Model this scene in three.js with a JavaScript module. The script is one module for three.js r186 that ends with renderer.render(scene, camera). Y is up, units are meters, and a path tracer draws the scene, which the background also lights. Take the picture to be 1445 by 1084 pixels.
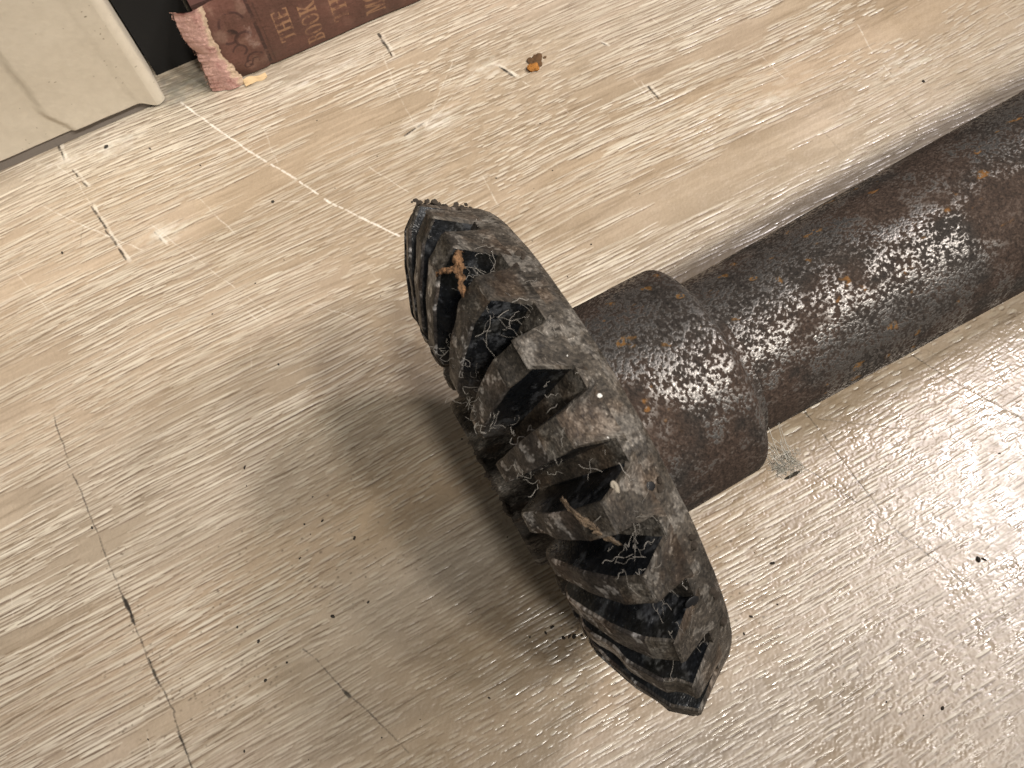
import * as THREE from 'three';
import { mergeGeometries, toCreasedNormals } from 'three/addons/utils/BufferGeometryUtils.js';
import { RectAreaLightUniformsLib } from 'three/addons/lights/RectAreaLightUniformsLib.js';

// ------------------------------------------------------------------ camera, light, exposure
RectAreaLightUniformsLib.init();
const scene = new THREE.Scene();
const camera = new THREE.PerspectiveCamera(50.0, 1024 / 768, 0.01, 20);
{
  const X = new THREE.Vector3(0.88089, -0.04565, 0.47111), Y = new THREE.Vector3(0.45270, 0.37181, -0.81044), Z = new THREE.Vector3(-0.13817, 0.92718, 0.34820);
  camera.position.set(-0.02284, 0.19350, 0.03869);
  camera.quaternion.setFromRotationMatrix(new THREE.Matrix4().makeBasis(X, Y, Z));
  camera.focus = 0.155; camera.userData.fStop = 60;
}
const renderer = new THREE.WebGLRenderer({ antialias: true });
renderer.setSize(1024, 768);
renderer.toneMapping = THREE.LinearToneMapping;
renderer.toneMappingExposure = 0.84;
renderer.shadowMap.enabled = true;
scene.background = new THREE.Color().setRGB(0.135, 0.128, 0.118);       // dim light of the room all round
function ceilingLamp(dir, dist, target, w, h, power, turn, color) {   // long fluorescent fittings overhead
  const l = new THREE.RectAreaLight(color, power, w, h);
  l.position.set(...target).addScaledVector(new THREE.Vector3(...dir).normalize(), dist);
  l.rotation.set(-Math.PI / 2, 0, turn, 'YXZ');
  scene.add(l);
}
ceilingLamp([0.53, 0.85, 0.0], 1.75, [0.097, 0, 0.038], 0.30, 0.22, 98, 0, 0xfff5f4);
for (const x of [0.05, 0.4, 0.75, 1.15]) {                                        // added spots for the viewer-side lamp, cones narrowed to dim the table's front
  const l = new THREE.SpotLight(0xfff8ee, 3.75, 0, 0.205, 1, 2);
  l.position.set(x, 1.40, 0.585); l.target.position.set(-0.09 + x * 0.22, 0, -0.20); l.castShadow = true; l.shadow.radius = 3; l.shadow.mapSize.set(2048, 2048);
  scene.add(l, l.target);
}

// ------------------------------------------------------------------ helpers
let seed = 12345;
const rnd = () => { seed = (seed + 0x6d2b79f5) | 0; let t = Math.imul(seed ^ (seed >>> 15), 1 | seed); t = (t + Math.imul(t ^ (t >>> 7), 61 | t)) ^ t; return ((t ^ (t >>> 14)) >>> 0) / 4294967296; };
const rr = (a, b) => a + (b - a) * rnd();
const clamp = (v, a = 0, b = 1) => v < a ? a : v > b ? b : v;
const smooth = (a, b, v) => { const t = clamp((v - a) / (b - a)); return t * t * (3 - 2 * t); };
const mix = (a, b, t) => a + (b - a) * t;
const PERM = new Uint8Array(512); { const p = [...Array(256).keys()]; for (let i = 255; i > 0; i--) { const j = Math.floor(rnd() * (i + 1)); [p[i], p[j]] = [p[j], p[i]]; } for (let i = 0; i < 512; i++) PERM[i] = p[i & 255]; }
const RV = new Float32Array(256); for (let i = 0; i < 256; i++) RV[i] = rnd() * 2 - 1;
function n2(x, y) {                      // value noise, -1..1
  const xi = Math.floor(x), yi = Math.floor(y); let u = x - xi, v = y - yi; u = u * u * (3 - 2 * u); v = v * v * (3 - 2 * v);
  const a = PERM[xi & 255], b = PERM[(xi + 1) & 255], c = yi & 255, d = (yi + 1) & 255;
  return (RV[PERM[a + c]] * (1 - u) + RV[PERM[b + c]] * u) * (1 - v) + (RV[PERM[a + d]] * (1 - u) + RV[PERM[b + d]] * u) * v;
}
function n3(x, y, z) {
  const zi = Math.floor(z); let w = z - zi; w = w * w * (3 - 2 * w);
  return n2(x + 17.3 * zi, y - 9.1 * zi) * (1 - w) + n2(x + 17.3 * (zi + 1), y - 9.1 * (zi + 1)) * w;
}
const fbm = (x, y, o = 4) => { let s = 0, a = 0.5, f = 1; for (let i = 0; i < o; i++) { s += a * n2(x * f + 31 * i, y * f - 17 * i); f *= 2.03; a *= 0.5; } return s; };
function tex(w, h, fn, srgb, wrap = THREE.MirroredRepeatWrapping) {   // fn(u, v, out) fills out[0..2] 0..255
  const d = new Uint8Array(w * h * 4), o = [0, 0, 0];
  for (let j = 0; j < h; j++) for (let i = 0; i < w; i++) { fn((i + 0.5) / w, (j + 0.5) / h, o); const k = 4 * (j * w + i); d[k] = clamp(o[0], 0, 255); d[k + 1] = clamp(o[1], 0, 255); d[k + 2] = clamp(o[2], 0, 255); d[k + 3] = 255; }
  const t = new THREE.DataTexture(d, w, h); t.magFilter = THREE.LinearFilter; t.minFilter = THREE.LinearFilter; t.wrapS = t.wrapT = wrap;
  if (srgb) t.colorSpace = THREE.SRGBColorSpace; t.needsUpdate = true; return t;
}
const names = {};
function numbered(n) { const k = names[n] = (names[n] ?? -1) + 1; return k ? `${n}_${String(k).padStart(3, '0')}` : n; }
function tag(o, label, category, group, kind) { o.userData.label = label; if (category) o.userData.category = category; if (group) o.userData.group = group; if (kind) o.userData.kind = kind; return o; }
function mesh(name, g, m, parent = scene) { const o = new THREE.Mesh(g, m); o.name = parent === scene ? numbered(name) : name; o.castShadow = o.receiveShadow = true; parent.add(o); return o; }
// a grid of points -> geometry; P(i, j) gives [x, y, z], UV(i, j) gives [u, v]
function grid(nu, nv, P, UV, closeU = false, flip = false) {
  const pos = [], uv = [], idx = [];
  for (let j = 0; j <= nv; j++) for (let i = 0; i <= nu; i++) { pos.push(...P(i, j)); uv.push(...(UV ? UV(i, j) : [i / nu, j / nv])); }
  for (let j = 0; j < nv; j++) for (let i = 0; i < nu; i++) { const a = j * (nu + 1) + i, b = a + 1, c = a + nu + 1, d = c + 1; flip ? idx.push(a, c, b, b, c, d) : idx.push(a, b, c, b, d, c); }
  const g = new THREE.BufferGeometry();
  g.setAttribute('position', new THREE.Float32BufferAttribute(pos, 3)); g.setAttribute('uv', new THREE.Float32BufferAttribute(uv, 2)); g.setIndex(idx); g.computeVertexNormals();
  if (closeU) { const n = g.attributes.normal; for (let j = 0; j <= nv; j++) { const a = j * (nu + 1), b = a + nu; const x = n.getX(a) + n.getX(b), y = n.getY(a) + n.getY(b), z = n.getZ(a) + n.getZ(b), l = Math.hypot(x, y, z) || 1; n.setXYZ(a, x / l, y / l, z / l); n.setXYZ(b, x / l, y / l, z / l); } }
  return g;
}
// a crumb: a small squashed lump with an uneven surface
function lumpGeo(r, sx, sy, sz, k, detail = 1) {
  const g = new THREE.IcosahedronGeometry(r, detail), p = g.attributes.position;
  for (let i = 0; i < p.count; i++) { const x = p.getX(i), y = p.getY(i), z = p.getZ(i), f = 1 + 0.45 * n3(x / r * 1.3 + k * 7.7, y / r * 1.3, z / r * 1.3 + k * 3.1); p.setXYZ(i, x * f * sx, y * f * sy, z * f * sz); }
  g.computeVertexNormals(); return g;
}
function fibre(pts, r, seg = 14) { return new THREE.TubeGeometry(new THREE.CatmullRomCurve3(pts.map((p) => new THREE.Vector3(...p))), seg, r, 4, false); }

// ------------------------------------------------------------------ table top
const TX0 = -0.17, TZ0 = -0.28, TW = 0.42;     // the piece of laminate that one texture covers, in metres
function woodAt(x, z) {                        // x along the grain, z across it, in mm -> [tone, light fleck, dark pore, warm]
  const zw = z + 2.0 * n2(x / 70, z / 40 + 5) + 0.35 * n2(x / 17 + 9, z / 14);
  const band = fbm(x / 75 + 3, zw / 7.5, 3) + 0.5 * n2(x / 190, zw / 22);
  const figure = smooth(0.05, 0.55, n2(x / 52 + 40, z / 40 - 8) + 0.45 * n2(x / 17, z / 9 + 60));   // areas where long lines give way to short broken flecks
  const L1 = n2(x / 15 + 77, zw / 0.85), L2 = n2(x / 7.5 - 20, zw / 0.62 + 40), L3 = n2(x / 4.3 + 11, zw / 0.75 - 7);
  const line = mix(0.62 * L1 + 0.45 * L2, 0.25 * L1 + 0.42 * L2 + 0.5 * L3, figure);
  const amount = 0.75 + 0.5 * n2(x / 60 + 8, z / 33 + 3);
  const light = smooth(0.10, 0.34, line) * amount;
  const D1 = n2(x / 9 + 5, zw / 0.5 + 19) + 0.5 * n2(x / 22, zw / 1.3 - 30);
  const dark = smooth(0.42, 0.85, D1) * smooth(-0.1, 0.4, n2(x / 30 - 6, z / 15) + 0.35);
  return [band, light, dark, n2(x / 90 + 12, z / 20 - 4)];
}
// knife marks and cracks as [x, z] runs in mm
const whiteCuts = [
  [1.0, [-38, -163], [-32.7, -149.8], [-26, -135], [-19.7, -122.8], [-12.3, -106.6], [-0.7, -88]], [0.55, [-19.8, -141], [-20.7, -127.6]], [0.6, [-45, -128.2], [-40.4, -111.5]],
  [0.6, [-60.4, -127], [-41, -83.3]], [0.6, [-32, -82.6], [-21.5, -71.1]], [0.5, [-46.7, -89.7], [-44.5, -82.4]], [0.5, [22.8, -149], [20.2, -133.3], [19.7, -120]], [0.6, [40.3, -135.6], [21.9, -117.3]],
  [0.6, [49.5, -130.1], [55.1, -115.9]], [0.7, [84.6, -100.1], [84.2, -89.7]], [0.5, [21.9, -117.3], [47, -130]], [0.7, [28.8, -94.7], [27.7, -83.1]], [0.6, [1.7, -113.2], [7.8, -99.9]],
  [0.7, [90, -76.2], [90.7, -70]], [0.7, [151.2, -85.7], [148.9, -75.9]], [0.6, [148.3, -70.1], [147.7, -64.4]], [0.7, [190.7, -69.6], [190.9, -63.7]], [0.7, [-85.5, -148.2], [-76.8, -135], [-64.9, -119.7]],
  [0.5, [-78, -160], [-74, -150], [-72.5, -135]], [0.4, [-98, -130], [-93, -112]], [0.5, [-30, -118], [-20, -112]], [0.45, [100, -120], [101.5, -108]], [0.4, [60, -105], [61, -96]], [0.5, [120, -90], [121, -80]]];
const darkCuts = [
  [1.0, [-75.5, -166.7], [-75.5, -160.8]], [0.8, [-74.3, -155.8], [-72.3, -148.4]], [0.8, [-73.1, -141.6], [-71.9, -131.7]], [0.9, [-71.8, -130.8], [-69.6, -118.2]], [1.0, [25, -156.6], [24.7, -147]],
  [0.9, [50.5, -127.3], [53, -120.8]], [0.7, [15.2, -117.7], [22, -119]], [0.7, [85.4, -97.4], [85.7, -91.3]], [0.8, [81.4, -119.2], [82.6, -117.2]], [0.7, [-60.3, -124.2], [-58.8, -118.1]],
  [0.35, [-100.9, -84], [-101.2, -70.2], [-100.2, -52.2], [-99.5, -36.4], [-98.6, -23.9], [-98.2, -12.3], [-96.9, -1.4], [-97.2, 7.7], [-97, 14]], [1.0, [-99.3, -31], [-98.6, -23.9]], [0.7, [-98.4, -16], [-97.6, -6]], [0.6, [-97.2, 3], [-97, 9]],
  [0.3, [-66, 0], [-64.4, 3.3], [-60.9, 13.4], [-57.5, 21.3], [-54.2, 30.6]], [1.0, [-61.8, 11.5], [-60.8, 14]],
  [0.3, [52, 9], [54.7, 13.9], [60.5, 27.1], [65, 37.3], [68.8, 47.8], [72, 58]], [0.3, [65.4, 6], [65.9, 21.1], [66.2, 36]], [0.3, [97.3, 7.8], [101.3, 17.8], [109.9, 34.6], [116, 50]], [0.22, [66.6, 10.2], [73.3, 15.3], [84.2, 23.1]]];
const WN = 2048, woodMap = document.createElement('canvas'), woodBump = document.createElement('canvas');
{
  const mm = WN / (TW * 1000);
  for (const c of [woodMap, woodBump]) c.width = c.height = WN;
  const cm = woodMap.getContext('2d'), cb = woodBump.getContext('2d'), A = cm.createImageData(WN, WN), B = cb.createImageData(WN, WN);
  for (let j = 0; j < WN; j++) for (let i = 0; i < WN; i++) {
    const x = TX0 * 1000 + i / mm, z = TZ0 * 1000 + j / mm, [band, light, dark, warm] = woodAt(x, z), k = 4 * (j * WN + i);
    const fine = n2(x / 0.9, z / 0.22) * 0.5 + n2(x / 0.35 + 50, z / 0.3) * 0.5, cloud = fbm(x / 24 + 90, z / 18, 3);
    const patina = smooth(-0.15, 0.5, n2(x / 30 - 70, z / 21 + 33)) * 6;
    const sv = 15 * band + 10 * light - 14 * dark + 5 * fine + 8 * cloud;
    A.data[k] = clamp(164 + sv + patina + 4 * warm, 0, 255); A.data[k + 1] = clamp(148 + sv * 0.98 + patina, 0, 255); A.data[k + 2] = clamp(127 + sv * 0.94 + patina * 1.2 - 4 * warm, 0, 255); A.data[k + 3] = 255;
    const peel = 28 * n2(x / 0.5 + 7, z / 0.45) + 18 * n2(x / 1.1, z / 0.9 + 4);
    B.data[k] = B.data[k + 1] = B.data[k + 2] = clamp(110 + 16 * light - 18 * dark + peel + 5 * fine, 0, 255); B.data[k + 3] = 255;
  }
  cm.putImageData(A, 0, 0); cb.putImageData(B, 0, 0);
  const px = (p) => [(p[0] - TX0 * 1000) * mm, (p[1] - TZ0 * 1000) * mm];
  // short spindle-shaped flecks of the oak figure, pale with the embossing's shade painted along the lower edge, and long thin pores
  const warp = (x, z) => 2.0 * n2(x / 70, z / 40 + 5) + 0.35 * n2(x / 17 + 9, z / 14);
  const spindle = (c, x, z, l, w, fill, alpha) => {
    c.globalAlpha = alpha; c.fillStyle = fill; c.beginPath(); const up = [], dn = [], n = 7, w0 = warp(x, z);
    for (let i = 0; i <= n; i++) { const t = i / n, xx = x + (t - 0.5) * l, zz = z - (warp(xx, z) - w0), ww = w * 0.5 * Math.pow(Math.sin(Math.PI * clamp(t, 0.03, 0.97)), 0.55) * (0.75 + 0.5 * Math.abs(n2(xx / 1.3, z * 3))); up.push(px([xx, zz - ww])); dn.push(px([xx, zz + ww])); }
    [...up, ...dn.reverse()].forEach(([a, b], i) => i ? c.lineTo(a, b) : c.moveTo(a, b)); c.fill();
  };
  for (let zc = -281; zc < 141; zc += 0.70) for (let xc = -172 + rr(0, 9); xc < 252; xc += rr(3, 9)) {
    const z = zc + rr(-0.4, 0.4), lower = smooth(0, 50, z + 0.4 * xc - 10), fig = lower * 0.8 + smooth(-0.1, 0.5, n2(xc / 52 + 40, z / 40 - 8) + 0.4 * n2(xc / 17, z / 9 + 60)), plain = n2(xc / 24 + 70, z / 4.2 + 11) + 0.6 * n2(xc / 60, z / 11 + 90) - 0.4 * lower;
    if (plain > 0.60 + rr(-0.15, 0.2) || rnd() < 0.10) continue;
    const l = mix(rr(4, 16), rr(2.2, 6), fig), w = mix(rr(0.28, 0.85), rr(0.35, 0.8), fig), al = rr(0.35, 0.95) * (0.75 + 0.35 * n2(xc / 40 + 4, z / 18));
    spindle(cm, xc, z + w * 0.62, l * 0.92, w * 0.55, '#564539', al * 0.85); spindle(cb, xc, z + w * 0.62, l * 0.92, w * 0.55, '#2a2a2a', al * 0.6);
    spindle(cm, xc, z, l, w, rnd() < 0.5 ? '#e0d7c4' : '#d3c9b6', al); spindle(cb, xc, z, l, w, '#d0d0d0', al * 0.8);
    if (rnd() < 0.13) { const zz = z + rr(-1, 1), ll = rr(3, 10), ww = rr(0.16, 0.36), a2 = rr(0.2, 0.65); spindle(cm, xc + 2, zz, ll, ww, '#5d4c3a', a2); spindle(cb, xc + 2, zz, ll, ww, '#181818', a2); }
  }
  const scratch = (c, [w, ...run], color, alpha, rough) => {          // an uneven run of short strokes
    c.strokeStyle = color; c.lineCap = 'round';
    for (let q = 0; q + 1 < run.length; q++) {
      const [ax, az] = px(run[q]), [bx, bz] = px(run[q + 1]), n = Math.ceil(Math.hypot(bx - ax, bz - az) / 5);
      for (let t = 0; t < n; t++) {
        const g = rnd(); if (g < rough) continue;
        c.globalAlpha = alpha * rr(0.45, 1); c.lineWidth = w * mm * rr(0.45, 1.1); c.beginPath();
        const wv = 1.2 * n2(t * 0.35 + ax, az), wn = 1.2 * n2((t + 1.2) * 0.35 + ax, az); c.moveTo(mix(ax, bx, t / n) + wv + rr(-0.5, 0.5), mix(az, bz, t / n)); c.lineTo(mix(ax, bx, (t + 1.2) / n) + wn + rr(-0.5, 0.5), mix(az, bz, (t + 1.2) / n)); c.stroke();
      }
    }
    c.globalAlpha = 1;
  };
  for (const s of whiteCuts) { scratch(cm, [s[0] * (s[0] > 0.9 ? 0.65 : 0.5), ...s.slice(1)], '#efe9dd', s[0] > 0.9 ? 0.8 : 0.5, 0.2); scratch(cb, s, '#404040', 0.6, 0.1); }
  for (const s of darkCuts) { if (s[0] > 0.6 && s[1][1] < -90) scratch(cm, [s[0] * 1.3, ...s.slice(1).map(([x, z]) => [x + 0.7, z + 0.3])], '#e6dfd0', 0.55, 0.3); scratch(cm, [s[0] * 0.8, ...s.slice(1)], '#2c2823', s[0] < 0.4 ? 0.6 : 0.85, s[0] < 0.4 ? 0.15 : 0.35); scratch(cb, s, '#101010', 0.7, 0.1); }
  for (let i = 0; i < 90; i++) {       // many small faint nicks across the grain
    const x = rr(-165, 245), z = rr(-175, 100), l = rr(2, 9), a = rr(-0.5, 0.5);
    scratch(cm, [rr(0.18, 0.4), [x, z], [x + a * l, z + l]], rnd() < 0.75 ? '#efe7d8' : '#5c5244', rr(0.1, 0.35), 0.25);
  }
  for (const [x, z, w, h] of [[-76, -160, 22, 5], [5, -152, 40, 5], [-60, -158, 12, 4], [10, -150, 30, 6], [25, -118, 12, 5], [48, -128, 16, 5], [-58, -122, 8, 5], [150, -66, 22, 5], [112, -76, 18, 4]])   // rubbed and chalky places
    for (let i = 0; i < 70; i++) { const [a, b] = px([x + rr(-w, w) * rr(0.2, 1), z + rr(-h, h) * rr(0.2, 1)]); cm.globalAlpha = rr(0.05, 0.22); cm.fillStyle = rnd() < 0.75 ? '#ece7da' : '#b9b3a6'; cm.beginPath(); cm.ellipse(a, b, rr(3, 16), rr(1, 4), rr(-0.3, 0.3), 0, 7); cm.fill(); }
  for (let i = 0; i < 260; i++) { const [a, b] = px([-35 + rr(-8, 8), -168 + rr(-9, 6.5) * rr(0.3, 1)]); cm.globalAlpha = rr(0.04, 0.16); cm.fillStyle = rnd() < 0.7 ? '#6f6a62' : '#a8a49a'; cm.beginPath(); cm.ellipse(a, b, rr(2, 14), rr(1, 6), rr(-0.6, 0.6), 0, 7); cm.fill(); }   // grey dust between the books
  for (const [x, z, w, h, n] of [[-82, 0, 10, 5, 60], [-90, -3, 22, 14, 90], [-58, -18, 24, 16, 90], [28, 42, 16, 26, 90], [-12, 26, 5, 3, 40], [2, 28, 16, 14, 150], [20, 38, 12, 12, 70], [70, -26, 60, 5, 60], [-98, -20, 3, 26, 40]])   // grime in the texture
    for (let i = 0; i < n; i++) { const [a, b] = px([x + rr(-w, w), z + rr(-h, h)]); cm.globalAlpha = rr(0.15, 0.6); cm.fillStyle = '#4a4034'; cm.beginPath(); cm.ellipse(a, b, rr(0.6, 1.9), rr(0.5, 1.3), 0, 0, 7); cm.fill(); }
  cm.globalAlpha = 1;
}
{
  const map = new THREE.CanvasTexture(woodMap), bump = new THREE.CanvasTexture(woodBump);
  map.colorSpace = THREE.SRGBColorSpace; for (const t of [map, bump]) t.wrapS = t.wrapT = THREE.MirroredRepeatWrapping;
  const rough = tex(512, 512, (u, v, o) => { o[1] = 66 + 22 * fbm(u * 9, v * 14, 3) + 30 * n2(u * 190, v * 170); o[0] = o[2] = o[1]; }, false, THREE.MirroredRepeatWrapping);
  const wood = new THREE.MeshPhysicalMaterial({ ior: 1.66, map, bumpMap: bump, bumpScale: 0.00026, roughnessMap: rough, roughness: 1, metalness: 0 });
  const top = new THREE.BoxGeometry(0.9, 0.022, 0.62), p = top.attributes.position, uv = top.attributes.uv, n = top.attributes.normal;
  top.translate(0.05, -0.011, -0.05);
  for (let i = 0; i < p.count; i++) if (n.getY(i) > 0.5) uv.setXY(i, (p.getX(i) - TX0) / TW, 1 - (p.getZ(i) - TZ0) / TW); else uv.setXY(i, uv.getX(i), uv.getY(i) * 0.05);
  const t = mesh('table_top', top, wood); t.userData.kind = 'structure'; t.userData.label = 'scratched pale oak laminate table top';
}

// ------------------------------------------------------------------ the rusty shaft with its toothed wheel
const R = 0.05, TILT = 0.06786, Z = 27, KT = 0.36;
const pinion = new THREE.Group(); pinion.name = numbered('gear_shaft'); scene.add(pinion); pinion.rotation.z = TILT;
tag(pinion, 'rusty steel shaft with a toothed gear wheel at its end, lying on the scratched table', 'gear shaft');
const AP = -0.472;                                             // apex of the pitch cones on the axis, in R
const PH = 0.237;                                              // phase of the teeth
// near direction: angle 0 points up, towards +z is positive
const CREST = [[0, 0.012, 0], [0.25, -0.014, 0.036], [0.5, -0.030, 0.018], [1, -0.020, -0.008]];   // how the tooth tops swell out of the plain cone
function gp(t, h, th, out = []) {                               // t along the face (0 outer end, 1 inner end), h down the tooth -> local point
  let i = 0; while (i < 2 && t > CREST[i + 1][0]) i++;
  const q = (t - CREST[i][0]) / (CREST[i + 1][0] - CREST[i][0]), w = clamp(1 - h / 0.13), s = 1 - KT * t;
  return wob(AP + (0.87 * h - AP) * s + mix(CREST[i][1], CREST[i + 1][1], q) * w, (1 - 0.5 * h) * s + mix(CREST[i][2], CREST[i + 1][2], q) * w, th, out);
}
function wob(a, r, th, out = [], amp = 1) {                     // cylinder coordinates in R to metres, with the roughness of old castings
  let x = a, y = r * Math.cos(th), z = r * Math.sin(th);
  const q = 9, w = 0.0015 * amp, q2 = 30, w2 = 0.0009 * amp;
  const dx = n3(x * q, y * q, z * q) * w + n3(x * q2 + 5, y * q2, z * q2) * w2, dy = n3(x * q + 40, y * q, z * q) * w + n3(x * q2 + 60, y * q2, z * q2) * w2, dz = n3(x * q + 80, y * q, z * q) * w + n3(x * q2, y * q2 + 30, z * q2) * w2;
  out[0] = (x + dx) * R; out[1] = (y + dy + 1) * R; out[2] = (z + dz) * R; return out;
}
// grime, dust and scraped metal
function grimeTex(base, dust, scrape, cover, k) {
  return tex(1024, 1024, (u, v, o) => {
    const x = u * 60, y = v * 60;
    const a = fbm(x / 9 + k, y / 9, 4), b = fbm(x / 2.2 - k, y / 2.2 + 7, 4), c = n2(x / 0.35 + k, y / 0.35), d = n2(x / 0.16, y / 0.16 + k);
    const m = clamp(cover + 1.2 * a + 0.5 * b + 0.12 * c), s = smooth(0.2, 0.42, b + 0.35 * a + 0.1 * c - 0.02), sp = d > 0.86 && c > 0.2 ? 60 : 0, rust = smooth(0.12, 0.5, fbm(x / 5 + 60 + k, y / 5, 3));
    for (let i = 0; i < 3; i++) o[i] = mix(mix(base[i], dust[i], m), scrape[i], s * 0.65) * (1 + 0.26 * c + 0.2 * d) + sp;
    o[0] += 7 * rust * base[0] / 50; o[1] += 1 * rust; o[2] -= 3 * rust;
  }, true);
}
const grimeBump = tex(1024, 1024, (u, v, o) => { const x = u * 60, y = v * 60; o[0] = o[1] = o[2] = 128 + 70 * fbm(x / 1.3, y / 1.3, 5) + 22 * n2(x / 0.17, y / 0.17); }, false);
const grimeRough = tex(512, 512, (u, v, o) => { const x = u * 60, y = v * 60; o[1] = 188 + 70 * fbm(x / 3, y / 3, 4) - 60 * smooth(0.25, 0.45, fbm(x / 2.2 + 4, y / 2.2, 3)); o[2] = 90 + 150 * fbm(x / 2.1 + 9, y / 2.1, 4); o[0] = 0; }, false);
const castMat = new THREE.MeshStandardMaterial({ map: grimeTex([48, 44, 39], [80, 74, 66], [112, 108, 102], 0.48, 3), bumpMap: grimeBump, bumpScale: 0.00032, roughnessMap: grimeRough, roughness: 0.95, metalnessMap: grimeRough, metalness: 0.8 });
const landMat = new THREE.MeshStandardMaterial({ map: grimeTex([50, 46, 44], [90, 86, 82], [196, 195, 194], 0.42, 31), bumpMap: grimeBump, bumpScale: 0.00032, roughnessMap: grimeRough, roughness: 0.8, metalnessMap: grimeRough, metalness: 1 });
const oilShadeMat = new THREE.MeshStandardMaterial({ map: grimeTex([20, 22, 25], [36, 37, 39], [74, 76, 79], 0.05, 57), bumpMap: grimeBump, bumpScale: 0.00018, roughnessMap: grimeRough, roughness: 0.42, metalnessMap: grimeRough, metalness: 0.4 });  // dark oil of the tooth gaps, with some of their shade in the colour
const M6 = R / 0.06;                                            // one turn of the texture is 60 mm
const gear = new THREE.Group(); gear.name = 'gear_wheel'; pinion.add(gear);
{
  // the wheel's body: hub plate, web, root cone, back rim
  const prof = [], add = (a, r, n = 1) => { const [pa, pr] = prof.length ? prof[prof.length - 1] : [a, r]; for (let i = prof.length ? 1 : n; i <= n; i++) prof.push([mix(pa, a, i / n), mix(pr, r, i / n)]); };
  const at = (t, h) => { const s = 1 - KT * t; return [AP + (0.87 * h - AP) * s, (1 - 0.5 * h) * s]; };
  add(-0.150, 0.001); add(-0.150, 0.22, 4); add(-0.200, 0.225, 2); add(-0.203, 0.235); add(-0.203, 0.325, 3); add(-0.190, 0.335); add(-0.10, 0.340, 4); add(-0.06, 0.37); add(-0.05, 0.50, 4); add(-0.06, at(1, 0.2)[1] - 0.03, 3);
  add(...at(1.0, 0.2), 2); add(...at(1, 0.16)); add(...at(0.97, 0.137)); add(...at(0.04, 0.137), 14); add(...at(0, 0.145)); add(...at(0, 0.222), 5); add(0.201, 0.880); add(0.214, 0.868); add(0.219, 0.85); add(0.212, 0.78, 3); add(0.195, 0.40, 6); add(0.195, 0.30, 2);
  const NA = 420, len = [0]; for (let i = 1; i < prof.length; i++) len.push(len[i - 1] + Math.hypot(prof[i][0] - prof[i - 1][0], prof[i][1] - prof[i - 1][1]));
  const g = grid(NA, prof.length - 1, (i, j) => wob(prof[j][0], prof[j][1], i / NA * Math.PI * 2), (i, j) => [i / NA * Math.PI * 2 * 0.85 * M6, len[j] * M6], true);
  mesh('gear_body', toCreasedNormals(g, 0.62), castMat, gear);
  // one tooth outline as [angle, depth] pairs, subdivided
  const half = [[0.116, 0.172], [0.095, 0.143], [0.080, 0.131], [0.068, 0.088], [0.056, 0.045], [0.048, 0.010]], crest = [[0.0462, 0.003], [0.0430, 0.0003], [0.022, 0], [0, 0]];
  const sub = (l, n) => { const o = []; for (let i = 0; i + 1 < l.length; i++) for (let k = 0; k < n; k++) o.push([mix(l[i][0], l[i + 1][0], k / n), mix(l[i][1], l[i + 1][1], k / n)]); o.push(l[l.length - 1]); return o; };
  const L = sub(half, 3), Cr0 = sub([half[5], ...crest], 2), Cr = [...Cr0, ...Cr0.slice(0, -1).map(([a, h]) => [-a, h]).reverse()], Rt = L.map(([a, h]) => [-a, h]).reverse();
  for (let k = 0; k < Z; k++) {
    const th0 = PH + k * 2 * Math.PI / Z, NT = 20, wear = rr(0, 0.010), inset = rr(-0.02, 0.02), skew = rr(-0.004, 0.004);
    const face = (l, o, ta = 0.02, tb = 0.985) => grid(l.length - 1, NT, (i, j) => { const t = mix(ta, tb, j / NT); const nick = 0.016 * Math.max(0, n2(k * 9.1 + t * 4, 3.3) - 0.2) * (l === Cr ? 1 : clamp(1 - l[i][1] / 0.05)); return gp(t, l[i][1] + wear + nick + (t > 0.9 ? (t - 0.9) * 0.35 * clamp(1 - l[i][1] / 0.14) : 0), th0 - l[i][0] + skew); }, (i, j) => [(th0 * 0.85 - l[i][0] + l[i][1]) * M6 + k * 0.37, (1 - mix(ta, tb, j / NT)) * 0.45 * M6 + o], false, true);
    const whole = [...L, ...Cr.slice(1), ...Rt.slice(1)], NC = 6;
    const capRow = (t1, i, j) => {
      if (j === 0) return gp(mix(0.02, 0.985, t1), whole[i][1] + wear + (t1 ? 0.0297 * clamp(1 - whole[i][1] / 0.14) : 0), th0 - whole[i][0] + skew);
      const q = (j - 1) / NC, hh = mix(whole[i][1] + 0.007 + (t1 ? 0.035 * clamp(1 - whole[i][1] / 0.14) : 0) + wear, t1 ? 0.176 : 0.205, q * q * 0.3 + q * 0.7), sink = t1 ? -0.06 * smooth(0.147, 0.17, hh) : -0.004 + 0.03 * smooth(0.165, 0.21, hh);
      return gp(t1 + sink, hh, th0 - whole[i][0] * (0.95 + (t1 ? 0.05 : 0.12) * q) + skew);
    };
    const capUV = (i, j) => [(th0 - whole[i][0]) * 0.92 * M6, (0.5 + whole[i][1] + (j / NC) * (0.18 - whole[i][1])) * M6];
    const cap = (t0, t1) => mergeGeometries([grid(whole.length - 1, 1, (i, j) => capRow(t1, i, j), capUV, false, !!t1), grid(whole.length - 1, NC, (i, j) => capRow(t1, i, j + 1), (i, j) => capUV(i, j + 1), false, !!t1)]);
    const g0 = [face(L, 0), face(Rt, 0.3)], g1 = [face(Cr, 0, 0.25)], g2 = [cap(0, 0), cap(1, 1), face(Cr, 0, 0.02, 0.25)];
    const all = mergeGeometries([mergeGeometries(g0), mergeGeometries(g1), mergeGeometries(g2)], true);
    mesh('tooth', all, [oilShadeMat, landMat, castMat], gear);
  }
}
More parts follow.
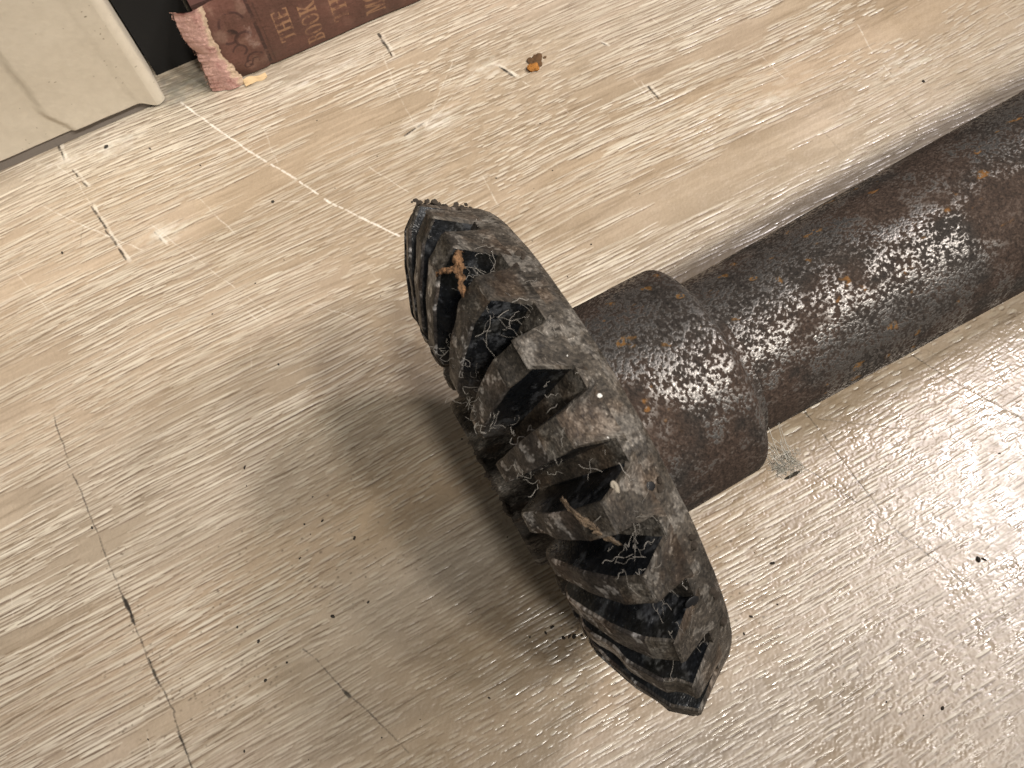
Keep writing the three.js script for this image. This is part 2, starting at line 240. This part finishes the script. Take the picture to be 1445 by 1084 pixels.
// rusted bar: brown scale with bare metal flecks showing through
const RUSTW = 1536, RUSTH = 1024;
function rustAt(x, y) {
  const big = fbm(x / 16 + 5, y / 13, 4), mid = fbm(x / 4.2 - 9, y / 3.6, 4), fin = fbm(x / 0.45, y / 0.43 + 20, 3), pit = n2(x / 0.2, y / 0.2), gr = n2(x / 0.33 + 8, y / 0.33);
  const zone = smooth(-0.32, 0.18, big + 0.5 * mid), fleck = smooth(0.09, 0.24, 0.62 * fin + 0.28 * mid + 0.14 * gr + 0.06 * pit + 0.12 * (zone - 0.6)) * (0.15 + 0.85 * zone), orange = smooth(0.50, 0.66, fbm(x / 3.1 + 70, y / 2.6 - 30, 3) + 0.15 * big);
  return [big, mid, fin, pit, fleck, orange];
}
const rustMap = tex(RUSTW, RUSTH, (u, v, o) => {
  const [big, mid, fin, pit, fl, or] = rustAt(u * 144, v * 96), k = 1 + 0.22 * mid + 0.40 * fin + 0.18 * pit, gr = smooth(-0.1, 0.4, big - 0.4 * mid);
  o[0] = mix(mix(62, 56, gr) * k, 122, fl) + 58 * or * (1 - fl); o[1] = mix(mix(51, 51, gr) * k, 119, fl) + 33 * or * (1 - fl); o[2] = mix(mix(44, 47, gr) * k, 116, fl) + 2 * or;
}, true);
const rustRM = tex(RUSTW, RUSTH, (u, v, o) => { const [, mid, fin, pit, fl] = rustAt(u * 144, v * 96); o[0] = 0; o[1] = mix(228 + 30 * fin, 112 + 40 * pit, fl); o[2] = 225 * fl; }, false);
const rustBump = tex(RUSTW, RUSTH, (u, v, o) => { const [big, mid, fin, pit, fl] = rustAt(u * 144, v * 96); o[0] = o[1] = o[2] = 118 + 40 * mid + 60 * fin + 24 * pit + 18 * fl; }, false);
const rustMat = new THREE.MeshPhysicalMaterial({ specularIntensity: 0.5, map: rustMap, roughnessMap: rustRM, metalnessMap: rustRM, roughness: 1, metalness: 1, bumpMap: rustBump, bumpScale: 0.00024 });
function turned(name, prof, mat, off) {
  const NA = 160, len = [0]; for (let i = 1; i < prof.length; i++) len.push(len[i - 1] + Math.hypot(prof[i][0] - prof[i - 1][0], prof[i][1] - prof[i - 1][1]));
  const g = grid(NA, prof.length - 1, (i, j) => wob(prof[j][0], prof[j][1], i / NA * Math.PI * 2 + 2.4, [], 0.55), (i, j) => [len[j] * R / 0.144 + off, (i / NA) * 2 * Math.PI * 0.37 * R / 0.096], true);
  return mesh(name, g, mat, pinion);
}
const dense = (l, st) => { const o = [l[0]]; for (let i = 1; i < l.length; i++) { const d = Math.hypot(l[i][0] - l[i - 1][0], l[i][1] - l[i - 1][1]), n = Math.max(1, Math.round(d / st)); for (let k = 1; k <= n; k++) o.push([mix(l[i - 1][0], l[i][0], k / n), mix(l[i - 1][1], l[i][1], k / n)]); } return o; };
turned('collar', dense([[0.17, 0.2], [0.17, 0.418], [0.24, 0.425], [0.635, 0.418], ...[1, 2, 3, 4, 5, 6, 7, 8].map((k) => [0.640 + 0.046 * Math.sin(k * Math.PI / 16), 0.372 + 0.046 * Math.cos(k * Math.PI / 16)]), [0.690, 0.352], ...[1, 2, 3, 4, 5, 6].map((k) => [0.728 - 0.038 * Math.cos(k * Math.PI / 12), 0.352 - 0.038 * Math.sin(k * Math.PI / 12)]), [0.76, 0.309], [0.78, 0.29]], 0.02), rustMat, 0.13);
turned('shaft', dense([[0.70, 0.1], [0.70, 0.312], [0.9, 0.314], [2.3, 0.336], [6.9, 0.336], [6.92, 0.33]], 0.05), rustMat, 0.22);
turned('end_flange', dense([[6.84, 0.2], [6.84, 1.38], [6.87, 1.44], [6.98, 1.45], [7.02, 1.38], [7.02, 0.02]], 0.06), castMat, 0.2);

// ------------------------------------------------------------------ the two books at the back
{
  const paperMap = tex(1024, 512, (u, v, o) => { const x = u * 200, y = v * 100, a = fbm(x / 30, y / 24, 4), b = fbm(x / 1.5, y / 1.5, 3), sp = n2(x / 0.8 + 9, y / 0.8) > 0.93 && n2(x / 3, y / 3 + 4) > 0.3 ? -70 : 0; o[0] = 206 + 12 * a + 6 * b + sp; o[1] = 196 + 13 * a + 6 * b + sp; o[2] = 178 + 14 * a + 6 * b + sp; }, true, THREE.MirroredRepeatWrapping);
  const paperBump = tex(512, 512, (u, v, o) => { const x = u * 200, y = v * 100; o[0] = o[1] = o[2] = 128 + 50 * fbm(x / 10, y / 14, 4) + 20 * fbm(x / 0.8, y / 0.8, 2); }, false, THREE.MirroredRepeatWrapping);
  const paper = new THREE.MeshStandardMaterial({ map: paperMap, bumpMap: paperBump, bumpScale: 0.0003, roughness: 0.85 });
  const pages = new THREE.MeshStandardMaterial({ color: 0x7d756e, roughness: 0.95 });
  const b = new THREE.Group(); b.name = numbered('paper_covered_book'); b.position.set(-0.115, 0, -0.2155); scene.add(b);
  tag(b, 'book in a creased cream paper cover, upright at the left, beside the dark gap', 'book');
  // footprint with rounded corners, walked round; the paper wraps it and is creased
  const W = 0.0735, D = 0.05, r = 0.003, ring = [];
  for (const [cx, cz, a0] of [[W - r, D - r, 0], [W - r, -D + r, 1], [-W + r, -D + r, 2], [-W + r, D - r, 3]]) for (let i = 0; i <= 8; i++) { const a = Math.PI / 2 - (a0 + i / 8) * Math.PI / 2; ring.push([cx + r * Math.cos(a), cz + r * Math.sin(a), Math.cos(a), Math.sin(a)]); }
  const walk = []; for (let i = 0; i < ring.length; i++) { const p = ring[i], q = ring[(i + 1) % ring.length], n = Math.max(1, Math.round(Math.hypot(p[0] - q[0], p[1] - q[1]) / 0.0008)); for (let k = 0; k < n; k++) walk.push(p.map((v, c) => mix(v, q[c], k / n))); } walk.push(walk[0]);
  const H0 = 0.0040, H1 = 0.125, NY = 110, len = [0]; for (let i = 1; i < walk.length; i++) len.push(len[i - 1] + Math.hypot(walk[i][0] - walk[i - 1][0], walk[i][1] - walk[i - 1][1]));
  const g = grid(walk.length - 1, NY, (i, j) => {
    const [x, z, nx, nz] = walk[i], t = j / NY, y = mix(H0, H1, t), mmx = x * 1000, mmy = y * 1000;
    const edge = 44.5 + 0.05 * mmy + 0.9 * n2(mmy / 16, 3) + 1.0 * smooth(12, 24, mmy) + 5 * smooth(15, 3, mmy) - 3;    // the torn edge of the upper sheet
    let d = nz > 0.5 ? 0.00075 * smooth(edge - 0.9, edge + 0.2, mmx) - 0.0005 * smooth(edge + 2, edge + 30, mmx) : 0;
    d += nz > 0.5 ? 0.00015 * smooth(65.5 - 0.03 * mmy, 66.4 - 0.03 * mmy, mmx + 0.8 * n2(mmy / 14, 8)) : 0;          // the fold by the right edge
    d += 0.00022 * n2(mmx / 26 + z * 40, mmy / 30) + 0.00005 * n2(mmx / 5, mmy / 8 + z * 70);
    const lean = 0.026 * (mmy / 1000), low = nz > 0.3 ? 0.0034 * smooth(66, 71, mmx) * (1 - smooth(H0 * 1000, 12, mmy)) : 0;
    return [x + nx * d - (nx > 0.2 ? -lean * 0 : 0) + (x > 0 ? lean : 0) * -0.0, y - low + 0.00012 * n2(mmx / 9, 4) * (1 - t), z + nz * d];
  }, (i, j) => [len[i] / 0.2, mix(H0, H1, j / NY) / 0.1], true, true);
  mesh('paper_cover', g, paper, b);
  const lid = new THREE.BoxGeometry(2 * W - 0.008, 0.002, 2 * D - 0.008); lid.translate(0, H1 - 0.001, 0); mesh('page_top', lid, pages, b);
  const foot = new THREE.BoxGeometry(2 * W - 0.006, 0.006, 2 * D - 0.0016); foot.translate(0, 0.0031, 0); mesh('page_block', foot, pages, b);
}
{
  const X0 = -0.0225, LEN = 0.235, HB = 0.0288, ZF = -0.1605;
  const b = new THREE.Group(); b.name = numbered('worn_red_book'); b.position.set(0.09, 0, ZF); scene.add(b);
  tag(b, 'worn red-brown old book lying flat, gilt lettering on its spine and a torn pink end', 'book');
  const local = (x) => x - 0.09;
  const cw = 2048, ch = 256, c = document.createElement('canvas'); c.width = cw; c.height = ch;
  const q = c.getContext('2d'), im = q.createImageData(cw, ch), sx = cw / (LEN * 1000), sy = ch / (HB * 1000);
  for (let j = 0; j < ch; j++) for (let i = 0; i < cw; i++) {
    const x = i / sx, y = j / sy, a = fbm(x / 8, y / 8, 4), w = n2(x / 0.33, y / 0.33), v = n2(x / 0.2 + 40, y / 1.2), k = 4 * (j * cw + i), worn = smooth(0.15, 0.5, fbm(x / 4 + 30, y / 5, 4)) * (x < 14 ? 1 : 0.4);
    im.data[k] = 96 + 16 * a + 7 * w + 4 * v + 20 * worn; im.data[k + 1] = 64 + 10 * a + 6 * w + 3 * v + 22 * worn; im.data[k + 2] = 54 + 9 * a + 6 * w + 3 * v + 20 * worn; im.data[k + 3] = 255;
  }
  q.putImageData(im, 0, 0);
  const px = (x) => (x * 1000 - X0 * 1000) * sx, py = (y) => ch - y * sy;              // spine metres / mm to canvas
  q.fillStyle = '#33201c'; q.globalAlpha = 0.85; q.fillRect(px(-0.0089), 0, 1.0 * sx, ch); q.globalAlpha = 0.4; q.fillRect(px(-0.0071), 0, 0.4 * sx, ch);
  // blind-tooled scrolls at the end of the spine
  q.strokeStyle = '#3b2320'; q.lineCap = 'round'; q.globalAlpha = 0.8;
  const curl = (x, y, r, a0, a1, w) => { q.lineWidth = w * sx; q.beginPath(); q.ellipse(px(x / 1000), py(y), r * sx, r * sy, 0, a0, a1); q.stroke(); };
  curl(-14.5, 20.5, 3.6, 3.2, 6.1, 0.7); curl(-16.5, 16.5, 2.2, -1, 2.4, 0.8); curl(-13, 14.5, 2.4, 2.6, 6.2, 0.8); curl(-15.5, 10.8, 2.0, 3.4, 7.4, 0.7); curl(-12.2, 5.6, 2.6, 2.2, 5.8, 0.7); curl(-14.8, 4.6, 1.2, 0, 6.3, 0.5); curl(-12.3, 5.0, 1.0, 3, 7, 0.5);
  q.fillStyle = '#2c1a18'; q.beginPath(); q.ellipse(px(-0.0152), py(18), 1.5 * sx, 0.8 * sy, 0.6, 0, 7); q.fill();
  q.globalAlpha = 0.5; q.fillStyle = '#b7a39a'; for (let i = 0; i < 40; i++) { q.globalAlpha = rr(0.05, 0.3); q.beginPath(); q.ellipse(px((-10.6 + rr(-1.5, 0.8)) / 1000), py(14 + rr(-4, 5)), rr(0.2, 0.8) * sx, rr(0.3, 1.4) * sy, 0.3, 0, 7); q.fill(); }  // glossy sheen by the scrolls, painted as pale smears
  q.globalAlpha = 1;
  // lettering across the spine, read from below
  const word = (t, x, y, hgt, long) => { q.save(); q.translate(px(x / 1000), py(y)); q.rotate(-Math.PI / 2); q.font = 'bold 60px serif'; q.textAlign = 'center'; q.textBaseline = 'alphabetic'; const w = q.measureText(t).width; q.scale(long * sy / w, hgt * sx / 43); q.fillStyle = '#a98261'; q.globalAlpha = 0.85; q.fillText(t, 0, 0); q.restore(); };
  word('THE', 1.4, 13.0, 5.0, 12.2); word('BOOK OF', 9.6, 14.0, 5.4, 25.2); word('THE', 18.6, 12.8, 4.9, 14.2); word('MOTOR', 30.2, 13.8, 6.4, 22);
  const wear = q.getImageData(0, 0, cw, ch);
  for (let j = 0; j < ch; j++) for (let i = 0; i < cw; i++) { const x = i / sx, y = j / sy, k = 4 * (j * cw + i), m = smooth(0.05, 0.5, fbm(x / 2 + 9, y / 2, 4) + 0.3 * n2(x / 0.25, y / 0.25)); for (let s = 0; s < 3; s++) wear.data[k + s] = mix(wear.data[k + s], im.data[k + s], 0.75 * m + 0.12); }
  q.putImageData(wear, 0, 0);
  const map = new THREE.CanvasTexture(c); map.colorSpace = THREE.SRGBColorSpace;
  const cloth = tex(512, 128, (u, v, o) => { o[0] = o[1] = o[2] = 128 + 40 * n2(u * 420, v * 60) + 30 * n2(u * 130, v * 110) + 40 * fbm(u * 30, v * 6, 3); }, false);
  const spineMat = new THREE.MeshStandardMaterial({ map, bumpMap: cloth, bumpScale: 0.0003, roughness: 0.62 });
  const boardMat = new THREE.MeshStandardMaterial({ color: new THREE.Color().setRGB(0.085, 0.036, 0.028), bumpMap: cloth, bumpScale: 0.0003, roughness: 0.7 });
  const pageMat = new THREE.MeshStandardMaterial({ color: 0x8c7b60, roughness: 0.95 });
  const bulge = (t) => 0.0016 * (1 - Math.pow(Math.abs(2 * t - 1), 2.6));
  const sp = grid(220, 26, (i, j) => { const x = X0 + LEN * i / 220, t = j / 26, y = 0.0006 + (HB - 0.0012) * t; const groove = 0.0005 * Math.exp(-(((x + 0.0083) / 0.0006) ** 2)); return [local(x), y, bulge(t) - 0.0016 - groove + 0.00022 * n2(x * 130, y * 160) + 0.0005 * smooth(0, -0.0225, x) * n2(x * 300, y * 170)]; }, null, false);
  mesh('spine', sp, spineMat, b);
  for (const y of [0.0014, HB - 0.0014]) { const g = new THREE.BoxGeometry(LEN, 0.0026, 0.15); g.translate(local(X0 + LEN / 2), y, -0.0775); mesh('board', g, boardMat, b); }
  const pg = new THREE.BoxGeometry(LEN - 0.006, HB - 0.0056, 0.145); pg.translate(local(X0 + LEN / 2), HB / 2, -0.0755); mesh('page_block', pg, pageMat, b);
  // the torn, frayed leather at the head of the spine
  const pinkMap = tex(256, 512, (u, v, o) => { const a = fbm(u * 5, v * 7, 4), f = n2(u * 46, v * 60 + 9), d = smooth(0.1, 0.5, fbm(u * 5 + 20, v * 9, 3)), e = smooth(0.74, 0.9, u + 0.12 * n2(v * 20, 3)); o[0] = mix(222 + 24 * a + 10 * f - 16 * d, 236, e); o[1] = mix(178 + 24 * a + 10 * f - 22 * d, 208, e); o[2] = mix(166 + 22 * a + 10 * f - 20 * d, 180, e); }, true);
  const pinkMat = new THREE.MeshStandardMaterial({ map: pinkMap, bumpMap: cloth, bumpScale: 0.0005, roughness: 0.9, side: THREE.DoubleSide });
  const inL = [[-0.2, -27.8], [1.2, -28.2], [9.4, -27.2], [15.3, -27.0], [21, -28], [28, -27.8], [30, -27.6]], inR = [[-0.2, -18.6], [3.1, -18.4], [11.5, -20.5], [22.4, -21.0], [30, -19.2]];
  const look = (l, y) => { for (let i = 0; i + 1 < l.length; i++) if (y <= l[i + 1][0]) return mix(l[i][1], l[i + 1][1], (y - l[i][0]) / (l[i + 1][0] - l[i][0])); return l[l.length - 1][1]; };
  const shell = (off, thick) => grid(16, 90, (i, j) => {
    const y = mix(0.3, 29.4, j / 90), jag = 0.45 * n2(y * 0.8, 3.2) + 0.35 * n2(y * 2.1, 9), a = look(inL, y) + jag, c2 = look(inR, y) + 0.35 * n2(y * 1.3, 20), t = i / 16, x = mix(a, c2, t);
    return [local(x / 1000), y / 1000, off + 0.0003 * Math.sin(Math.PI * Math.min(1, t * 1.15)) + 0.0004 * n2(x * 0.4, y * 0.16) + 0.00012 * n2(x * 1.6, y * 1.6) - 0.0018 * Math.pow(1 - t, 3) + (thick ? -0.0008 : 0)];
  });
  mesh('torn_leather', mergeGeometries([shell(0.0008, false), shell(0.0008, true)]), pinkMat, b);
  const fr = []; for (let i = 0; i < 60; i++) { const y = rr(0.5, 29), x = look(inL, y) + 0.6, l = rr(0.4, 1.3); fr.push(fibre([[local(x / 1000) + 0.0006, y / 1000, -0.002], [local((x - l * 0.5) / 1000), (y + rr(-0.4, 0.4)) / 1000, -0.002 + rr(-0.001, 0.0008)], [local((x - l) / 1000), (y + rr(-1, 0.6)) / 1000, -0.0022 + rr(-0.0006, 0.0006)]], 0.00006, 5)); }
  mesh('frayed_fibres', mergeGeometries(fr), new THREE.MeshStandardMaterial({ color: 0xc79a88, roughness: 0.9 }), b).userData.kind = 'stuff';
  const flap = grid(10, 6, (i, j) => { const u = i / 10, v = j / 6; return [local(mix(-18.6, -11.5, u) / 1000), (0.3 + 1.5 * v * (1 - 0.65 * u) + 0.3 * n2(u * 5, v * 4)) / 1000, 0.0008 + 0.0014 * (1 - v) + 0.0004 * n2(u * 4 + 9, v * 5)]; });
  mesh('paper_flap', flap, new THREE.MeshStandardMaterial({ color: 0xc9ae86, roughness: 0.9, side: THREE.DoubleSide }), b);
}
{
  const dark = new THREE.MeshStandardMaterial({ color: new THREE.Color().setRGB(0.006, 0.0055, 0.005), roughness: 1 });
  const b = new THREE.Group(); b.name = numbered('gap_filler'); b.position.set(-0.0324, 0, -0.2166); scene.add(b);  // added black block, fills the gap so that it stays dark
  tag(b, 'black block added to keep the gap between the cream and red books dark', 'book');
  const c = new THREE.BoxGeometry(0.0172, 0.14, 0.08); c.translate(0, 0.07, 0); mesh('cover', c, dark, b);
  const st = new THREE.BoxGeometry(0.0174, 0.0012, 0.0004); st.translate(0, 0.1, 0.0401); mesh('filler_line', st, dark, b);
}

// ------------------------------------------------------------------ dirt, webs and shreds
const world = (p) => { const c = Math.cos(TILT), n = Math.sin(TILT); return [p[0] * c - p[1] * n, p[0] * n + p[1] * c, p[2]]; };
const onGear = (t, h, th, lift = 0) => { const p = gp(t, h, th), r = Math.hypot(p[1] - R, p[2]) || 1; return world([p[0], p[1] + lift * (p[1] - R) / r, p[2] + lift * p[2] / r]); };
const onBar = (a, r, th) => world([a * R, (1 + r * Math.cos(th)) * R, r * Math.sin(th) * R]);
const plain = (rgb, rough = 0.9) => new THREE.MeshStandardMaterial({ color: new THREE.Color().setRGB(...rgb), roughness: rough });
const PITCH = 2 * Math.PI / Z;
{
  // pits and old chips in the rim
  for (const [h, th, r] of [[0.165, 0.478, 0.0009], [0.13, 0.86, 0.0011]]) { const p = gp(0, h, th), g = new THREE.SphereGeometry(r, 14, 10); g.scale(1.1, 0.16, 0.8); g.rotateX(th); g.rotateZ(-0.5 * Math.cos(th)); g.translate(p[0], p[1], p[2]); mesh('dark_pit', g, plain([0.006, 0.006, 0.007], 0.5), gear); }
  // webs of dust over the tooth gaps
  const web = [];
  for (let k = -4; k <= 3; k++) {
    const tc = PH + (k + 0.5) * PITCH, n = [10, 20, 26, 12, 10, 40, 16, 10][k + 4];
    for (let i = 0; i < n; i++) {
      const edge = rnd() < 0.6, th = tc + (edge ? rr(-0.13, 0.13) : rr(-0.06, 0.06)), t0 = rr(-0.02, 0.25), h0 = rr(0.01, 0.16), pts = [], steps = 4 + Math.floor(rnd() * 3), dth = rr(-0.07, 0.07), dh = rr(-0.08, 0.08), dt = rr(-0.12, 0.12);
      for (let q = 0; q <= steps; q++) { const f = q / steps; pts.push(onGear(clamp(t0 + dt * f, 0, 0.5), clamp(h0 + dh * f + rr(-0.005, 0.005), 0, 0.2), th + dth * f + rr(-0.006, 0.006), rr(0.0000, 0.0008))); }
      web.push(fibre(pts, rr(0.000014, 0.000036) * (rnd() < 0.1 ? 1.9 : 1), steps * 4));
    }
  }
  for (const [k, t, n] of [[-2, 0.62, 30], [-1, 0.66, 36], [0, 0.5, 22]]) for (let i = 0; i < n; i++) {     // matted fibres at the inner ends of the teeth
    const c = onGear(t + rr(-0.08, 0.08), rr(0, 0.08), PH + k * PITCH + rr(-0.07, 0.07), 0), pts = []; let d = [rr(-1, 1), rr(-1, 1), rr(-1, 1)];
    for (let q = 0; q < 6; q++) { pts.push([c[0] + d[0] * 0.0012, c[1] + d[1] * 0.0012, c[2] + d[2] * 0.0012]); d = d.map((v) => v + rr(-0.8, 0.8)); }
    web.push(fibre(pts, rr(0.00002, 0.00005), 14));
  }
  const w = mesh('cobweb', mergeGeometries(web), plain([0.27, 0.25, 0.22]));
  tag(w, 'dusty cobweb and matted grey fibres strung across the tooth gaps of the gear wheel', 'cobweb', null, 'stuff');
  // crumbs lying on the wheel
  const bits = [], put = (p, r, e = 0) => { const g = lumpGeo(r, rr(0.8, 1.5), rr(0.5, 0.9), rr(0.7, 1.2), rnd() * 90, e); g.rotateY(rr(0, 6)); g.translate(...p); bits.push(g); };
  for (let i = 0; i < 46; i++) { const h = rnd() < 0.5 ? rr(0.10, 0.2) : rr(0, 0.1); put(onGear(0, h, -0.96 + rr(-0.12, 0.08), rr(-0.0001, 0.0009) * rnd()), rr(0.00012, 0.00055)); }
  for (const [h, th] of [[0.21, 0.70], [0.215, 0.92], [0.2, 0.5], [0.21, 1.05], [0.2, -0.35]]) for (let i = 0; i < 3; i++) put(onGear(0, h + rr(-0.01, 0.01), th + rr(-0.02, 0.02), 0.0002), rr(0.0003, 0.0006));
  for (let i = 0; i < 26; i++) put(onBar(-0.2, 0.33 + rr(-0.01, 0.02), 0.26 + rr(-0.5, 0.5)), rr(0.0002, 0.0006));
  tag(mesh('dirt_crumbs', mergeGeometries(bits), plain([0.035, 0.026, 0.018])), 'dark crumbs of dirt stuck along the edge of the gear wheel', 'dirt', null, 'stuff');
  const pale = []; for (const [h, th, t, r] of [[0.165, 0.19, 0, 0.00032], [0.12, 0.30, 0, 0.00013], [0.14, 0.05, 0, 0.00012]]) { const g = lumpGeo(r, 1, 0.7, 1, th * 50, 1); g.translate(...onGear(t, h, th, r * 0.4)); pale.push(g); }
  tag(mesh('pale_specks', mergeGeometries(pale), plain([0.75, 0.74, 0.70])), 'tiny white specks on the outer rim of the gear wheel', 'specks', null, 'stuff');
}
// torn shreds of dry brown leaf caught on the teeth: flattened, tapering arms that meet in one body
function shred(name, spine, rgb, label) {       // each arm: [width at start, width at end, point, point, ...]
  const gs = spine.map(([w0, w1, ...pts], a) => {
    const c = new THREE.CatmullRomCurve3(pts.map((p) => new THREE.Vector3(...p))), tan = new THREE.Vector3(), out = new THREE.Vector3(), side = new THREE.Vector3(), mid = new THREE.Vector3(-0.0017, R, 0);
    const sheet = (off) => grid(20, 8, (i, j) => { const t = i / 20, v = j / 4 - 1, o = c.getPointAt(t); tan.copy(c.getTangentAt(t)); out.copy(o).sub(mid).setX(0).normalize(); side.crossVectors(tan, out).normalize();
      const w = mix(w0, w1, t) * (0.75 + 0.5 * n2(t * 7 + a * 9, 3 + v * 0.6) + 0.35 * n2(t * 19, a + v)) * (t > 0.9 ? 1 - (t - 0.9) * 6 : 1), k = off + 0.00035 * n2(t * 6 + a * 5, v * 2) + 0.0002 * n2(t * 20, v * 4 + a) - 0.0003 * v * v;
      return [o.x + side.x * v * w + out.x * k, o.y + side.y * v * w + out.y * k, o.z + side.z * v * w + out.z * k]; }, (i, j) => [i / 60, j / 60 + a * 0.2]);
    return mergeGeometries([sheet(0), sheet(-0.00016)]);
  });
  return tag(mesh(name, mergeGeometries(gs), new THREE.MeshStandardMaterial({ map: shredMap, color: new THREE.Color().setRGB(...rgb), roughness: 0.95, bumpMap: grimeBump, bumpScale: 0.0006, side: THREE.DoubleSide })), label, 'leaf shred');
}
const shredMap = tex(256, 256, (u, v, o) => { const k = 190 + 70 * fbm(u * 26, v * 26, 4) + 30 * n2(u * 120, v * 120); o[0] = k; o[1] = k * 0.94; o[2] = k * 0.86; }, true);
{
  const q = onGear(0.10, 0.015, -0.335, 0.0007), k = onGear(0.27, 0.0, -0.385, 0.0012), m = onGear(0.04, 0.03, -0.395, 0.0009), e = onGear(0.21, 0.015, -0.26, 0.0004);
  shred('leaf_shred', [[0.0004, 0.0007, k, onGear(0.19, 0.0, -0.365, 0.0013), q], [0.0008, 0.0006, q, onGear(0.06, 0.02, -0.37, 0.0012), m], [0.0008, 0.0005, q, onGear(0.17, 0.015, -0.29, 0.0008), e]], [0.42, 0.26, 0.15], 'tan forked shred of dry leaf caught on an upper tooth of the gear wheel');
  shred('leaf_shred', [[0.0003, 0.0005, onGear(0.30, 0.0, 0.38, 0.0006), onGear(0.24, 0, 0.44, 0.0010), onGear(0.17, 0.01, 0.49, 0.0010)], [0.0007, 0.0002, onGear(0.18, 0.01, 0.485, 0.0010), onGear(0.15, 0.02, 0.53, 0.0006), onGear(0.13, 0.04, 0.57, 0.0002)]], [0.33, 0.27, 0.21], 'grey-brown thin shred of dry leaf bridging two lower teeth of the gear wheel');
  const seed0 = lumpGeo(0.00055, 0.7, 0.6, 1.5, 4.4, 3); seed0.rotateX(0.5); seed0.translate(...onGear(0.03, 0.07, 0.42, 0.0006));
  tag(mesh('dry_seed', seed0, plain([0.33, 0.29, 0.23])), 'small pale dry seed lying in a dark tooth gap of the gear wheel', 'seed');
  // tuft of pale hairs and lint where the collar meets the shaft
  const tuft = new THREE.Group(); tuft.name = numbered('lint_tuft'); const base = onBar(0.70, 0.42, 1.62); tuft.position.set(...base); scene.add(tuft);
  tag(tuft, 'pale fluffy tuft of hairs and lint below the collar of the shaft', 'lint');
  const hairs = [], fl = [];
  for (let i = 0; i < 20; i++) { const x = rr(-0.0004, 0.0042), y = rr(-0.001, 0.001), l = rr(0.0015, 0.0062), bend = rr(-0.0026, 0.0014); hairs.push(fibre([[x, y, 0.001], [x + bend * 0.3, y + l * 0.3, -l * 0.45], [x + bend, y + l * 0.42, -l]], rr(0.00003, 0.00007), 10)); }
  for (let i = 0; i < 150; i++) { const c = [rr(-0.0005, 0.0042), rr(-0.0012, 0.0008), rr(-0.0005, 0.003)], pts = []; let d = [0, 0, 0]; for (let k2 = 0; k2 < 6; k2++) { pts.push(c.map((v, n) => v + d[n])); d = d.map((v) => v + rr(-0.0006, 0.0006)); } fl.push(fibre(pts, rr(0.00002, 0.00005), 12)); }
  mesh('hairs', mergeGeometries(hairs), plain([0.5, 0.48, 0.42]), tuft).userData.kind = 'stuff'; mesh('lint', mergeGeometries(fl), plain([0.40, 0.385, 0.33]), tuft).userData.kind = 'stuff';
  const chip = lumpGeo(0.0009, 1.7, 0.35, 0.4, 8.8, 2); chip.translate(0.002, -0.001, 0.0034); mesh('dark_chip', chip, plain([0.03, 0.024, 0.016]), tuft);
}
{
  // the flake of rust on the table behind the wheel
  const f = new THREE.Group(); f.name = numbered('rust_flake'); f.position.set(0.0612, 0, -0.1215); f.scale.setScalar(0.8); scene.add(f);
  tag(f, 'orange and brown rust flake lying alone on the table above the gear wheel', 'rust flake');
  const a = lumpGeo(0.0021, 1, 0.5, 0.85, 2.2, 3); a.translate(-0.0022, 0.0008, 0.0018); mesh('orange_lump', a, new THREE.MeshStandardMaterial({ color: new THREE.Color().setRGB(0.46, 0.19, 0.035), roughness: 0.9, bumpMap: grimeBump, bumpScale: 0.0004 }), f);
  const bs = []; for (const [x, z, r] of [[0, 0, 0.0016], [0.0008, -0.0016, 0.0019], [-0.0012, -0.0022, 0.0014], [0.0026, -0.0026, 0.0012], [0.0004, 0.0008, 0.0012], [0.0042, -0.001, 0.0006]]) { const g = lumpGeo(r, 1, 0.45, 0.9, x * 9000, 2); g.translate(x, r * 0.35, z); bs.push(g); } mesh('brown_scale', mergeGeometries(bs), plain([0.10, 0.052, 0.02]), f);
  // crumbs scattered on the table
  const c = [], put = (x, z, r) => { const g = lumpGeo(r, rr(0.9, 1.5), 0.6, rr(0.6, 1), rnd() * 99, 1); g.rotateY(rr(0, 6)); g.translate(x / 1000, r * 0.35, z / 1000); c.push(g); };
  for (const [x, z, r] of [[-63, -158.6, 0.7], [-51.7, -151.4, 0.4], [-26.9, -115.9, 0.5], [154.3, -59, 0.6], [-85, -129.9, 0.4], [-77.6, -11.7, 0.3], [-62.3, -46.6, 0.5], [-50.5, -25, 0.35], [-45.4, -17.4, 0.5], [-48.6, -2.3, 0.4], [-57.1, -3.3, 0.5], [-54.6, -26.3, 0.35],
    [-74.4, -6.4, 0.4], [-70.4, 1, 0.4], [-76.1, 2.2, 0.45], [-85.6, 13.6, 0.4], [-100.7, -50.5, 0.4], [37.4, 34.4, 0.5], [78.4, 55.8, 0.65], [51.3, 77, 0.4], [26.4, 41.9, 0.45], [22.9, 44.3, 0.35], [-33.5, 29.2, 0.3], [99.1, 38.5, 0.35], [-13.9, 22.7, 0.5], [-12.9, 25.9, 0.6], [-10.6, 26.8, 0.7], [-15.9, 23.1, 0.4], [-11.5, 26.3, 0.5], [-9, 27.4, 0.4], [79.6, 56.4, 0.5]]) put(x, z, r / 1350);
  for (let i = 0; i < 90; i++) { const lower = rnd() < 0.7; put(lower ? rr(-105, 60) : rr(-60, 180), lower ? rr(-60, 90) : rr(-150, -60), rr(0.0001, 0.00024)); }
  tag(mesh('table_crumbs', mergeGeometries(c), plain([0.03, 0.024, 0.018])), 'small dark crumbs scattered over the table top', 'crumbs', null, 'stuff');
}
renderer.render(scene, camera);
